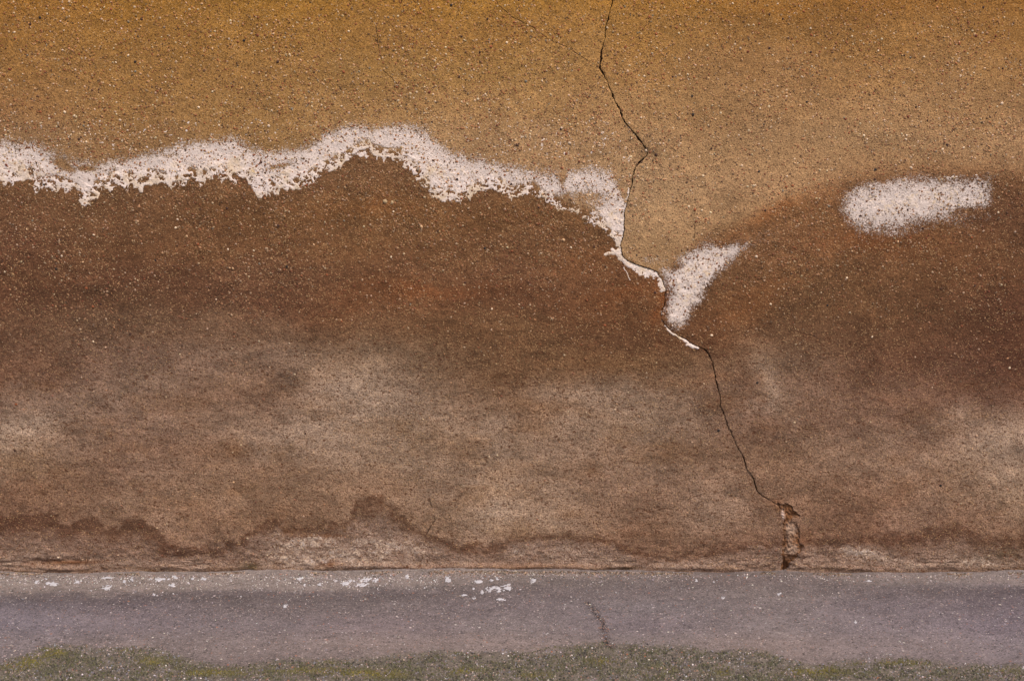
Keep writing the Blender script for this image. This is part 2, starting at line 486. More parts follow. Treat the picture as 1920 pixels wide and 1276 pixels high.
def wall_tint(x, z):
    u, v = wall_to_photo(x, z)
    uu, vv = wavy(u, v, 22, 120, 11)
    dry = gridfield(uu, vv, US, UV_, UC)
    damp = gridfield(uu, vv, US, LV, LC)
    # light, worn patches and dark smudges of the damp zone
    lights = 1.25 * (blob(uu, vv, 625, 745, 75, 60) * .55 + blob(uu, vv, 40, 800, 60, 40) * .45 + blob(uu, vv, 1860, 830, 90, 70) * .35
              + blob(uu, vv, 925, 925, 45, 110) * .55 + blob(uu, vv, 690, 700, 60, 60) * .3 + blob(uu, vv, 1100, 740, 120, 26) * .35
              + blob(uu, vv, 700, 860, 90, 20) * .3 + blob(uu, vv, 1440, 730, 20, 80, -0.5) * .5 + blob(uu, vv, 1340, 940, 60, 50) * .25
              + blob(uu, vv, 560, 830, 70, 40) * .35 + blob(uu, vv, 1030, 860, 60, 60) * .15)
    darks = (blob(uu, vv, 525, 730, 38, 40) * .7 + blob(uu, vv, 210, 610, 60, 70) * .25 + blob(uu, vv, 1860, 690, 80, 60) * .35
             + blob(uu, vv, 1680, 480, 130, 40) * .2 + blob(uu, vv, 900, 800, 20, 90) * .2 + blob(uu, vv, 880, 720, 120, 40) * .3
             + blob(uu, vv, 1345, 790, 60, 70) * .3 + blob(uu, vv, 1100, 535, 150, 26) * .3 + blob(uu, vv, 60, 540, 120, 50) * .15
             + blob(uu, vv, 330, 770, 140, 24) * .15 + blob(uu, vv, 860, 900, 20, 60) * .2 + blob(uu, vv, 180, 880, 80, 40) * .2)
    lights = lights + 1.0 * np.clip(fbm(u / 130, v / 75, 27, 4, .6), 0, 1) * smooth(640, 780, v) * .30
    mott = fbm(u / 60, v / 34, 21, 5, 0.55)
    mott2 = fbm(u / 14, v / 9, 31, 3, 0.6)
    lowzone = smooth(600, 760, v)
    lm = np.clip(.60 * lights, 0, .7)[..., None]
    damp = damp * (1 - lm) + s2l((170, 146, 120)) * lm
    damp = damp * (1 - 0.40 * darks + (0.19 + 0.05 * lowzone) * mott + 0.09 * fbm(u / 150, v / 13, 28, 4, .6) * (1 - lowzone) + 0.15 * mott2)[..., None]
    r = np.clip(rust(uu, vv), 0, 1)[..., None]
    damp = damp * (1 - r) + damp * np.array([1.28, 0.98, 0.72]) * r
    brown = np.clip(fbm(u / 90 + 5, v / 40, 51, 5, 0.6) * 0.8 * lowzone, 0, 1)[..., None]      # brown showing through greyer wash
    damp = damp * (1 - brown) + damp * np.array([0.86, 0.76, 0.64]) * brown
    dry = dry * (1 + 0.09 * fbm(u / 70, v / 60, 61, 5, 0.55) + 0.06 * mott2)[..., None]
    dsm = (blob(uu, vv, 1480, 40, 220, 40) * .22 + blob(uu, vv, 1400, 290, 80, 50) * .15 + blob(uu, vv, 1228, 288, 16, 9) * .5
           + blob(uu, vv, 1385, 370, 30, 20) * .25 + blob(uu, vv, 1310, 165, 50, 50) * .12 + blob(uu, vv, 1640, 270, 90, 18) * .12)
    lsm = blob(uu, vv, 1420, 330, 180, 50) * .14 + blob(uu, vv, 1250, 420, 60, 40) * .10 + blob(uu, vv, 930, 200, 200, 60) * .05
    dry = dry * (1 - dsm + lsm)[..., None]
    dry = dry * np.array([1.22, 1.22, 1.28])
    damp = damp * (np.array([1.19, 1.16, 1.15]) + lowzone[..., None] * np.array([.33, .37, .55]))
    # trowel strokes, sweeping round on the right
    ca, sa = math.cos(.10), math.sin(.10)
    st1 = fbm((u * ca + v * sa) / 75, (v * ca - u * sa) / 6.5, 25, 4, 0.6)
    ar_ = np.hypot(u - 1600, (v - 1000) * .8)
    st2 = fbm(ar_ / 7, np.arctan2(v - 1000, u - 1600) * 4, 26, 4, 0.6)
    wr = smooth(1330, 1460, u)
    damp = damp * (1 + (0.07 * lowzone + 0.04) * (st1 * (1 - wr) + st2 * wr))[..., None]
    m = damp_mask(u, v)[..., None]
    c = dry * (1 - m) + damp * m
    # brown tone close to the upper side of the right damp edge
    # dark wet rim rising from the pavement
    ru, rv = wavy(u, v, 9, 16, 71)
    d = rv - ip(ru, RIM)
    thick = np.interp(u, [0, 260, 330, 420, 520, 700, 780, 1000, 1500, 1700, 1920], [46, 44, 26, 26, 20, 46, 22, 16, 14, 40, 26])
    rim = smooth(-5, 5, d) * (0.45 + 0.55 * (1 - smooth(0.35, 1.0, d / thick)))
    below = smooth(-3, 8, d)
    str_ = np.interp(u, [0, 300, 1180, 1300, 1480, 1560, 1920], [1, 1, 0.9, .45, .45, .6, 1.0]) * np.ones_like(u)
    rim = np.clip(rim * (1 + 0.25 * fbm(u / 12, v / 8, 81, 3)), 0, 1) * str_
    base = s2l((152, 124, 106)) * (1 + 0.22 * fbm(u / 30, v / 8, 91, 5, 0.6) + 0.15 * mott2)[..., None]
    bl = (below * smooth(0.45, 1.2, d / thick) * 0.85)[..., None]
    c = c * (1 - bl) + base * bl
    c = c * (1 - 0.56 * rim[..., None] * np.array([0.88, 1.0, 1.05]))
    p4 = salt_fields(u, v)[3]
    dz = np.clip(p4 * 1.5 * (0.75 + .5 * fbm(u / 6, v / 5, 95, 4, .7)) + .12 * smooth(1035, 1060, v) * (1 + fbm(u / 25, v / 6, 96, 3)), 0, .85)[..., None]
    c = c * (1 - dz) + s2l((194, 168, 148)) * dz
    # orange-brown bleeding and green at the foot
    ft = smooth(1052, 1072, v) * np.clip(0.05 + 0.9 * fbm(u / 40, v / 5, 101, 4), 0, .8)
    c = c * (1 - ft[..., None]) + s2l((128, 98, 74)) * ft[..., None]
    gr = (blob(u, v, 470, 1062, 22, 9) + blob(u, v, 300, 1073, 34, 6) + blob(u, v, 930, 1073, 60, 7) + blob(u, v, 1170, 1068, 26, 8) * .8
          + blob(u, v, 1880, 1040, 60, 24) * .6 + blob(u, v, 620, 1072, 50, 4) * .6) * (0.7 + 0.5 * mott2)
    gr = np.clip(gr, 0, 0.85)[..., None]
    c = c * (1 - gr) + s2l((66, 54, 28)) * gr
    orr = blob(u, v, 615, 950 + 108, 16, 5) * .8 + blob(u, v, 130, 1054, 60, 4) * .8 + blob(u, v, 1000, 1062, 160, 7) * .3 + blob(u, v, 600, 1005, 70, 4) * .5 \
        + blob(u, v, 1458, 952, 8, 6) * .5 + blob(u, v, 1505, 1010, 20, 20) * .3
    orr = np.clip(orr, 0, 1)[..., None]
    c = c * (1 - orr) + s2l((120, 72, 34)) * orr
    pale = blob(u, v, 1490, 940, 22, 10) * .3 + blob(u, v, 1512, 1045, 12, 22) * .35
    c = c * (1 + pale[..., None])
    return np.clip(c, 0.004, 0.9)

def salt_fields(u, v):
    """powder = 0..1 amount of powdery bloom"""
    top, low = ip(u, SALT_TOP), ip(u, SALT_LOW)
    uu, vv = wavy(u, v, 5, 26, 5)
    low_d = ip(uu, SALT_LOW) - vv
    p = smooth(-38, 30, vv - ip(uu, SALT_TOP)) ** 0.9 * smooth(12, 40, low_d) * 0.84
    p = p * smooth(-620, -120, u + 90 * fbm(u / 60, v / 30, 7, 3))
    p = p + 0.12 * smooth(-620, -120, u) * smooth(-40, -10, vv - ip(uu, SALT_TOP)) * smooth(8, 30, low_d)
    xw, zw = photo_to_wall(u, v)
    p = p * (xw < crack_x(zw) + 0.0) * (u < 1240)
    fadeR = 1 - 0.55 * blob(u, v, 1095, 375, 55, 26) - 0.65 * blob(u, v, 1130, 450, 20, 18) - .6 * blob(u, v, 1055, 330, 7, 18)
    p = p * fadeR
    p = p * (1 - 0.75 * np.clip(blob(u, v, 118, 310, 26, 10, 0.5) + blob(u, v, 163, 316, 16, 5) + blob(u, v, 320, 292, 14, 5) * .5 + blob(u, v, 525, 312, 34, 7, -0.2) * .7, 0, 1))
    p1 = p
    su, sv = wavy(u, v, 10, 40, 6)
    p2 = smooth(-38, 34, poly_sdf(su, sv, PATCH)) * 0.77
    p2 = p2 * (1 - .5 * blob(u, v, 1830, 395, 40, 8))
    p3 = smooth(-26, 26, poly_sdf(su, sv, WING)) * 0.79
    p3 = p3 * (1 - 0.6 * blob(u, v, 1264, 498, 16, 9)) * (1 - .55 * smooth(1360, 1470, u))
    p3 = p3 * (xw > crack_x(zw) - 0.001)
    halo = blob(u, v, 1222, 488, 50, 17) * .48 * (xw > crack_x(zw)) + blob(u, v, 1410, 455, 60, 24, -0.5) * .34 + blob(u, v, 1490, 420, 60, 14, -0.4) * .24
    b = fbm(u / 9, v / 7, 111, 4, 0.6)
    b2 = fbm(u / 40, v / 22, 112, 3, 0.6)
    zone = smooth(2, 26, v - ip(u, RIM)) * (1 - smooth(1060, 1074, v))
    p4 = (blob(u, v, 560, 1035, 70, 36) * 1.0 + blob(u, v, 660, 1030, 90, 36) * .9 + blob(u, v, 770, 1030, 70, 26) * .7 + blob(u, v, 970, 1030, 30, 18) * .8
          + blob(u, v, 1060, 1034, 70, 22) * .65 + blob(u, v, 1150, 1050, 70, 16) * .4 + blob(u, v, 1270, 1056, 50, 14) * .5 + blob(u, v, 1240, 1040, 30, 10) * .4
          + blob(u, v, 70, 1040, 50, 22) * .38 + blob(u, v, 20, 1050, 40, 12) * .4 + blob(u, v, 220, 1058, 90, 12) * .28 + blob(u, v, 370, 1062, 60, 9) * .35
          + blob(u, v, 1590, 1030, 34, 18, .4) * .85 + blob(u, v, 1640, 1038, 44, 12, .3) * .8 + blob(u, v, 1800, 1050, 60, 16) * .7 + blob(u, v, 1860, 1058, 40, 10) * .6
          + blob(u, v, 1720, 1058, 50, 8) * .5 + blob(u, v, 1525, 1040, 10, 24) * .5 + blob(u, v, 880, 1052, 40, 10) * .5)
    p4 = np.clip(p4, 0, 1) * zone * np.clip(0.62 + 0.34 * b + 0.25 * b2, 0, 1) * 0.66
    return p1, p2 + 0 * u, np.maximum(p3, halo), p4

# ------------------------------------------------------------------ relief of the wall face (metres towards the street)
def wall_disp(x, z, side=None):
    u, v = wall_to_photo(x, z)
    d = 0.0035 * fbm(x * 2.2, z * 2.2, 201, 2) + 0.0011 * fbm(x * 16, z * 16, 202, 3) + 0.00045 * fbm(x * 75, z * 75, 203, 2)
    low = smooth(0.62, 0.25, z)
    d = d + low * 0.0006 * fbm(x * 34 + 2 * z, z * 44, 204, 3)
    # trowel arcs on the right
    ar = np.hypot((u - 1630), (v - 905) * 1.05)
    d = d + 0.0010 * np.sin(ar / 7.5 + 1.5 * fbm(u / 60, v / 60, 206, 2)) * np.exp(-((ar - 118) / 55) ** 2) * smooth(840, 790, v) * smooth(1500, 1560, u)
    # flaked foot of the wall: horizontal ledges
    foot = smooth(0.12, 0.03, z)
    lay = fbm(x * 7 + 0.8 * fbm(x * 3, z * 5, 214, 2), z * 46, 211, 4, 0.55)
    led = np.floor(lay * 3.0) / 3.0 + 0.35 * smooth(0.4, 1.0, (lay * 3.0) % 1.0)
    patchy = smooth(-0.1, 0.5, fbm(x * 4.5, z * 3, 215, 2))
    d = d + smooth(0.06, 0.02, z) * patchy * 0.0050 * led + foot * 0.0015 * fbm(x * 60, z * 90, 212, 3)
    d = d + (0.0026 + 0.003 * fbm(x * 6, 0 * x, 217, 3)) * np.exp(-((z - 0.010 - 0.004 * fbm(x * 9, 0 * z, 213, 3)) / 0.007) ** 2)
    if side is not None:
        n = np.exp(-np.abs(x - crack_x(z)) / 0.05)
        d = d + side * n * (0.0016 + 0.0012 * fbm(z * 12, 0 * z, 207, 2))
    # crumbled lips
    return d

def side_of(x, z):
    return np.where(x > crack_x(z), 0.5, -0.5)

# ------------------------------------------------------------------ the wall
wall = add_obj('plastered_wall', None, None, None, (0, 0, 0),
               label='ochre and brown plastered wall with white salt tide marks and a long crack', category='wall')

def axis(lo, hi, step, far_lo, far_hi, nfar=14):
    mid = np.arange(lo, hi + step * .5, step)
    a = far_lo + (lo - far_lo) * (1 - np.linspace(1, 0, nfar, endpoint=False) ** 2.2) if far_lo < lo else np.array([])
    b = hi + (far_hi - hi) * (np.linspace(0, 1, nfar + 1)[1:] ** 2.2) if far_hi > hi else np.array([])
    return np.concatenate([a, mid, b])

U0 = float(np.mean(crack_x(np.linspace(0, 1.5, 50))))
zs = np.concatenate([np.arange(-0.02, 0.17, 0.0017), np.arange(0.17, 1.52, 0.0031), 1.52 + (3.1 - 1.52) * np.linspace(0, 1, 40)[1:] ** 1.6])
def warp(off, z):
    """offset from the crack line -> x, easing back to straight columns away from it"""
    w = 1 - smooth(0.0, 0.62, np.abs(off))
    return U0 + off + (crack_x(z) - U0) * w
def half_axis(end_dense, end_far):
    a = np.concatenate([np.arange(0, 0.07, 0.0016), np.arange(0.07, end_dense, 0.0030),
                        end_dense + (end_far - end_dense) * np.linspace(0, 1, 40) ** 2.0])
    return np.unique(np.round(a, 6))
hole_w = [tuple(p) for p in np.array(photo_to_wall([p[0] for p in HOLE], [p[1] for p in HOLE])).T]

def build_plaster(sign, offs, nm):
    Z, O = np.meshgrid(zs, offs, indexing='ij')
    hw = crack_halfwidth(Z)
    o = sign * O
    X = warp(o, Z)
    X = X + sign * hw * np.exp(-O / 0.02)
    # lip roughness right at the edge
    Y = -wall_disp(X, Z, 0.5 * sign)
    lip = np.exp(-(O / 0.0025)); Y = Y + lip * (0.0010 + 0.0008 * fbm(Z * 150, 0 * Z, 301, 2))
    hs = poly_sdf(X, Z, hole_w) + 0.0030 * fbm(X * 110, Z * 110, 302, 3)
    Y = Y + 0.016 * smooth(-0.0012, 0.0016, hs) * (Z > 0.0)
    tint = wall_tint(X, Z)
    u, v = wall_to_photo(X, Z)
    p1, p2, p3, p4 = salt_fields(u, v)
    salt = np.clip(np.maximum.reduce([p1, p2, p3, p4]), 0, 1)
    sandy = np.clip(smooth(520, 720, v) + 0.35 * damp_mask(u, v), 0, 1)
    hair = np.full(X.shape, 1.0)
    for L in HAIRS_W:
        d = line_signed(X, Z, L)
        hair = np.where(np.abs(d) < np.abs(hair), d, hair)
    V = np.stack([X, Y, Z], -1).reshape(-1, 3)
    fc = grid_faces(len(zs), len(offs))
    if sign < 0: fc = fc[:, ::-1]
    me = make_mesh(nm, V, fc, {'tint': tint.reshape(-1, 3)}, {'salt': salt, 'sandy': sandy, 'hair': hair})
    return me

offsL = half_axis(1.36 + U0, 6.0)
offsR = half_axis(1.36 - U0, 6.0)
add_obj('plaster', build_plaster(-1, offsL, 'plaster_left_of_crack'), MAT_PLASTER, wall, label='plaster left of the crack with the long lacy salt line')
add_obj('plaster', build_plaster(1, offsR, 'plaster_right_of_crack'), MAT_PLASTER, wall, label='plaster right of the crack with the oblong salt patch')

# inside of the crack: a jagged groove
zc = np.arange(-0.02, 1.52, 0.002)
zc = np.concatenate([zc, np.linspace(1.53, 3.1, 60)])
cx = warp(0 * zc, zc); hw = crack_halfwidth(zc)
prof = [(-1.9, 0.0015), (-0.8, 0.006), (-0.15, 0.013), (0.25, 0.014), (0.9, 0.006), (1.9, 0.0015)]
rows = []
for k, (a, dpt) in enumerate(prof):
    dd = dpt * (1 + 0.3 * fbm(zc * 120, 0 * zc + k, 305, 2))
    rows.append(np.stack([cx + a * hw + (0.0004 * fbm(zc * 200, 0 * zc + k, 306, 2)), -wall_disp(cx, zc) + dd + 0.0005, zc], -1))
V = np.stack(rows, 1).reshape(-1, 3)
add_obj('crack', make_mesh('crack', V, grid_faces(len(zc), len(prof))), MAT_CRACK, wall, label='long dark zigzag crack running down the wall')

# body of the wall and its coping
def box(x0, x1, y0, y1, z0, z1):
    v = np.array([(x, y, z) for x in (x0, x1) for y in (y0, y1) for z in (z0, z1)], float)
    f = np.array([(0, 1, 3, 2), (4, 6, 7, 5), (0, 4, 5, 1), (2, 3, 7, 6), (0, 2, 6, 4), (1, 5, 7, 3)])
    return v, f
v_, f_ = box(-5.8, 5.8, 0.035, 0.42, -0.1, 3.09)
add_obj('masonry', make_mesh('masonry', v_, f_, smooth_shade=False), MAT_MASONRY, wall)
v_, f_ = box(-5.85, 5.85, -0.05, 0.46, 3.095, 3.16)
add_obj('coping', make_mesh('coping', v_, f_, smooth_shade=False), MAT_MASONRY, wall)

# ------------------------------------------------------------------ raised salt crusts
def crust(nm, u0, u1, v0, v1, step, maskfn, amp, parent, mat=MAT_CRUST, **props):
    (xa, xb), (za, zb) = (photo_to_wall([u0, u1], [(v0 + v1) / 2] * 2)[0], photo_to_wall([960, 960], [v1, v0])[1])
    X, Z = np.meshgrid(np.arange(xa, xb, step), np.arange(za, zb, step))
    u, v = wall_to_photo(X, Z)
    m = maskfn(X, Z, u, v)
    h = np.clip(m, -1, 1) * amp
    h = np.where(m > 0, amp * np.tanh(np.clip(m, 0, 3) * 1.6) / 1.0, np.maximum(m * amp * 3, -0.002))
    h = h + np.where(m > 0, 0.0003 * fbm(X * 300, Z * 300, 402, 2) * smooth(0, 0.3, m), 0)
    Y = -wall_disp(X, Z, side_of(X, Z)) - h - 0.0001
    keep = (np.maximum.reduce([m[:-1, :-1], m[:-1, 1:], m[1:, 1:], m[1:, :-1]]) > 0)
    V = np.stack([X, Y, Z], -1).reshape(-1, 3)
    f = grid_faces(*X.shape, keep)
    V, f, _ = compact(V, f)
    return add_obj(nm, make_mesh(nm, V, f), mat, parent, **props)

def band_mask(X, Z, u, v):
    uu, vv = wavy(u, v, 5.5, 13, 15)
    low = ip(uu, SALT_LOW) + 6 * fbm(u / 8, 0 * v + 2, 516, 3) - 2
    top = ip(uu, SALT_TOP)
    dl = low - vv                              # px above lower edge
    dt = vv - top
    f1, f2 = voro(uu / 24, vv / 17, 501)
    g1, g2 = voro(uu / 6 + 3, vv / 6, 502)
    lace = 1 - (f2 - f1) / np.clip(0.10 + 0.009 * np.clip(dl, 0, 40) + 0.16 * fbm(u / 26, v / 26, 506, 3), .05, 1)
    lace2 = 0.9 - (g2 - g1) / 0.35
    wlace = 1 - smooth(18, 42, dl + 20 * fbm(u / 30, 0 * v, 505, 2))
    solid = 0.38 + 0.95 * fbm(u / 4.6, v / 4.2, 503, 4, 0.72) - 1.0 * (1 - smooth(4, 60, dt)) - 0.25 * lace2
    m = solid * (1 - wlace) + np.maximum(np.maximum(lace, 0.6 - (g2 - g1) / 0.16 - 1.5 * fbm(u / 20, v / 14, 517, 2)), -0.5 - 1.6 * fbm(u / 6, v / 5, 504, 3)) * wlace
    m = m + .5 * np.exp(-((dl - 4) / 2.6) ** 2) * (fbm(u / 14, 0 * v + 5, 518, 2) > -.15)
    m = np.where(dl < 3.0, np.minimum(m, (dl - 0.5) * .5), m)
    m = m - 1.5 * blob(u, v, 1095, 378, 55, 24) - 1.3 * blob(u, v, 1120, 455, 26, 22) - blob(u, v, 1055, 335, 7, 20)
    m = m - 1.4 * np.clip(blob(u, v, 118, 310, 26, 9, 0.5) + blob(u, v, 163, 316, 16, 5) + .6 * blob(u, v, 525, 312, 34, 7, -0.2), 0, 1)
    m = m - 0.8 * smooth(0.52, 0.7, vnoise(u / 5, v / 5, 507)) * (1 - wlace)
    dc = crack_x(Z) - X
    m = np.minimum(m, (dc - 0.0015) * 800)
    m = m + 0.9 * np.exp(-(dc / 0.007) ** 2) * (v > 350) * (v < 472)
    m = m - 1.6 * smooth(-60, -250, u) * np.clip(.6 + fbm(u / 20, v / 14, 519, 3), 0, 1)
    m = np.where(dc < 0.0012, -1, m)
    return m
crust('salt_crust', -260, 1180, 225, 480, 0.00125, band_mask, 0.0007, wall, label='long lacy white salt line across the left wall')

def patch_mask(X, Z, u, v):
    uu, vv = wavy(u, v, 9, 30, 16)
    s = poly_sdf(uu, vv, PATCH)
    n = fbm(u / 4.5, v / 4.2, 511, 3, 0.7)
    m = smooth(-20, 50, s) * 0.95 - 1.12 + 0.80 * n
    m = m + 0.9 * blob(u, v, 1782, 332, 10, 4) + .5 * blob(u, v, 1830, 328, 26, 3) - .5 * blob(u, v, 1830, 395, 45, 8)
    return m - 0.5 * (s < -14)
crust('salt_crust', 1540, 1890, 300, 455, 0.0013, patch_mask, 0.0005, wall, label='oblong powdery white salt patch at the right')

def wing_mask(X, Z, u, v):
    uu, vv = wavy(u, v, 6, 22, 17)
    s = poly_sdf(uu, vv, WING)
    n = fbm(u / 4.2, v / 4.2, 521, 3, 0.7)
    m = smooth(-10, 34, s) * 0.95 - 0.98 + 0.80 * n - 0.9 * smooth(1360, 1400, u) - 0.9 * blob(u, v, 1264, 498, 15, 8) - .6 * blob(u, v, 1251, 520, 8, 6) - .7 * blob(u, v, 1250, 570, 8, 5)
    dc = X - crack_x(Z)
    return np.where(dc < 0.0014, -1, m - 0.5 * (s < -8))
crust('salt_crust', 1230, 1470, 430, 640, 0.0013, wing_mask, 0.0005, wall, label='wing shaped salt bloom right of the crack')

def seam_mask(X, Z, u, v):
    uu, vv = wavy(u, v, 2.0, 9, 18)
    # crust packed against the crack on its left / lower side
    L = [(1136,476),(1150,474),(1160,468)]
    d0 = np.abs(line_signed(uu, vv, L))
    m = 1.0 - d0 / 3.2
    dd = np.abs(line_signed(uu, vv, [(1166,478),(1176,491),(1200,503),(1218,508),(1233,513),(1240,524),(1245,540)]))
    m = np.maximum(m, (1.0 - dd / np.interp(u, [1160, 1180, 1215, 1240], [7, 8, 9.5, 6]) + 0.5 * fbm(u / 5, v / 5, 531, 3)))
    dd = np.abs(line_signed(uu, vv, [(1150,468),(1166,484),(1172,492)]))
    m = np.maximum(m, 1.0 - dd / 4.0)
    dd = np.abs(line_signed(uu, vv, [(1240,585),(1242,600),(1254,620),(1270,631),(1284,638),(1297,648),(1310,652)]))
    m = np.maximum(m, 1.0 - dd / np.interp(u, [1240, 1262, 1290, 1310], [1.4, 2.0, 3.8, 1.4]) + 0.45 * fbm(u / 6, v / 6, 532, 3))
    dd = np.abs(line_signed(uu, vv, [(1170,500),(1178,515),(1182,524)]))
    m = np.maximum(m, 0.8 - dd / 1.1)
    dc = crack_x(Z) - X
    sl = np.sqrt(1 + np.clip(crack_slope(Z), -3, 3) ** 2)
    return np.where(dc / sl < 0.0012, -1, m)
crust('salt_crust', 1120, 1325, 455, 670, 0.0010, seam_mask, 0.0009, wall, label='thick white salt seam along the bend of the crack')

def foot_mask(X, Z, u, v):
    _, _, _, p4 = salt_fields(u, v)
    n = fbm(u / 3.4, v / 2.8, 541, 4, 0.72)
    return (p4 - 0.30) * 1.3 + 0.85 * n - 0.30 * (p4 < 0.12) - 0.42
crust('salt_crust', -60, 1960, 968, 1078, 0.0014, foot_mask, 0.0010, wall, MAT_FOOT, label='crumbly whitish salt deposits along the wall foot')

# exposed mortar in the broken-out spot beside the crack
def mortar():
    (xa, xb) = photo_to_wall([1450, 1518], [1000, 1000])[0]; (za, zb) = photo_to_wall([1480, 1480], [1080, 936])[1]
    st = 0.0012
    X, Z = np.meshgrid(np.arange(xa, xb, st), np.arange(za, zb, st))
    u, v = wall_to_photo(X, Z)
    s = poly_sdf(X, Z, hole_w)
    lump = (blob(u, v, 1484, 992, 12, 13) * 1.0 + blob(u, v, 1484, 1030, 14, 12) * .9 + blob(u, v, 1467, 966, 4, 9) * 1.0 + blob(u, v, 1478, 1010, 8, 8) * .3)
    h = -0.0038 + 0.0036 * lump + 0.0036 * fbm(X * 130, Z * 110, 602, 4, .6) - 0.012 * blob(u, v, 1474, 1064, 6, 9) - .003 * blob(u, v, 1488, 964, 8, 3)
    Y = -wall_disp(X, Z) - h
    keep = (s[:-1, :-1] > -0.009)
    c = s2l((118, 78, 48)) * np.ones(X.shape + (1,))
    pk = np.clip(lump * 1.5 - .15 + .35 * fbm(u / 4, v / 4, 603, 3), 0, 1)[..., None]
    c = c * (1 - pk) + s2l((164, 134, 112)) * pk
    lip_hl = np.clip(blob(u, v, 1467, 966, 3, 8) * 1.3, 0, 1)[..., None]  # highlight on the lit left lip, painted into the mortar colour
    c = c * (1 - lip_hl) + s2l((205, 176, 160)) * lip_hl
    c = c * (1 + .25 * fbm(u / 3, v / 3, 604, 3))[..., None]
    V = np.stack([X, Y, Z], -1).reshape(-1, 3)
    V, f, (cc,) = compact(V, grid_faces(*X.shape, keep), [c.reshape(-1, 3)])
    add_obj('exposed_mortar', make_mesh('exposed_mortar', V, f, {'tint': np.clip(cc, .005, .9)}), MAT_MORTAR, wall,
            label='orange brown mortar bared where plaster broke away by the crack')
mortar()

# ------------------------------------------------------------------ pebbles and grit
def dome_batch(px, py, pz, r, asp, rot, hgt, col, normal='wall'):
    """many small embedded stones in one mesh"""
    n = len(px)
    a = np.arange(6) * math.pi / 3
    ring = np.stack([np.cos(a), np.sin(a)], -1)
    tx = np.concatenate([ring[:, 0], ring[:, 0] * .68, [0]]); ty = np.concatenate([ring[:, 1], ring[:, 1] * .68, [0]])
    tz = np.concatenate([np.full(6, -0.25), np.full(6, 0.72), [1.0]])
    T = np.stack([tx, ty, tz], -1)[None].repeat(n, 0)
    T[..., :2] *= (1 + 0.22 * (rng.random((n, 13, 1)) - .5) * 2)
    T[..., 2] *= (1 + 0.2 * (rng.random((n, 13)) - .5) * 2)
    X = T[..., 0] * r[:, None]; Yv = T[..., 1] * (r * asp)[:, None]
    c, s = np.cos(rot)[:, None], np.sin(rot)[:, None]
    A, B = X * c - Yv * s, X * s + Yv * c
    H = T[..., 2] * hgt[:, None]
    if normal == 'wall':
        V = np.stack([px[:, None] + A, py[:, None] - H, pz[:, None] + B], -1)
    else:
        V = np.stack([px[:, None] + A, py[:, None] + B, pz[:, None] + H], -1)
    f = []
    for i in range(6):
        j = (i + 1) % 6
        f += [(i, j, 6 + j), (i, 6 + j, 6 + i), (6 + i, 6 + j, 12)]
    f = np.array(f)
    if normal != 'wall_': pass
    Fc = (f[None] + (np.arange(n) * 13)[:, None, None]).reshape(-1, 3)
    C = np.repeat(col, 13, axis=0)
    return V.reshape(-1, 3), Fc, C

def pick(pal, w, n):
    pal = s2l(np.array(pal)); w = np.array(w, float); w /= w.sum()
    c = pal[rng.choice(len(pal), n, p=w)]
    return np.clip(c * (0.75 + 0.5 * rng.random((n, 1))) * (0.93 + .14 * rng.random((n, 3))), .01, .85)

PAL_W = [(222,194,160),(196,156,116),(176,126,88),(142,78,44),(120,58,36),(72,44,32),(44,34,30),(128,116,98),(168,140,60+44),(206,178,150)]
def wall_pebbles(n, rmin, rmax, power, weights, region=None):
    u = rng.uniform(-60, 1980, n * 2); v = rng.uniform(-60, 1070, n * 2)
    dm = damp_mask(u, v)
    dens = np.where(dm < .5, np.interp(v, [-60, 0, 120, 300, 460], [.5, .6, .9, 1.0, .8]), np.interp(v, [330, 480, 560, 640, 720, 1100], [.95, .8, .5, .16, .07, .05]))
    dens = dens * np.clip(0.75 + 0.6 * fbm(u / 60, v / 60, 701, 3), .15, 1.3)
    dens = dens * np.where((u > 1240) & (dm < .5), .8, 1)
    ok = rng.random(n * 2) < dens
    x, z = photo_to_wall(u, v)
    ok &= np.abs(x - crack_x(z)) > 0.004
    ok &= poly_sdf(x, z, hole_w) < -0.003
    u, v, x, z, dm = u[ok], v[ok], x[ok], z[ok], dm[ok]
    k = len(u)
    r = rmin + (rmax - rmin) * rng.random(k) ** power
    col = pick(PAL_W, weights, k)
    # in the damp zone the washed stones are mostly pale or orange
    c2 = pick(PAL_W, [2.0, 3.2, 3.4, 2.6, 1.4, 1.2, .3, .8, .8, 1.4], k) * np.array([.86, .80, .74])
    col = np.where(dm[:, None] > .5, c2, col)
    # a thin film of the surrounding render over every stone
    film = rng.uniform(0.20, 0.62, k)[:, None]
    film = np.where(dm[:, None] > .5, film * .75 + .20, film * .8)
    col = col * (1 - film) + wall_tint(x, z) * film * 1.06
    return u, v, x, z, r, col

def on_wall(x, z):
    return -wall_disp(x, z, side_of(x, z))

u, v, x, z, r, col = wall_pebbles(62000, .0009, .0035, 2.1, [2.2, 3.4, 5, 6, 5.5, 5, 1.2, 1.4, .8, 2])
V, Fc, C = dome_batch(x, on_wall(x, z), z, r, rng.uniform(.55, 1, len(x)), rng.uniform(0, 6.3, len(x)), r * rng.uniform(.22, .5, len(x)), col)
add_obj('embedded_gravel', make_mesh('embedded_gravel', V, Fc, {'tint': C}), MAT_PEBBLE, wall, kind='stuff')

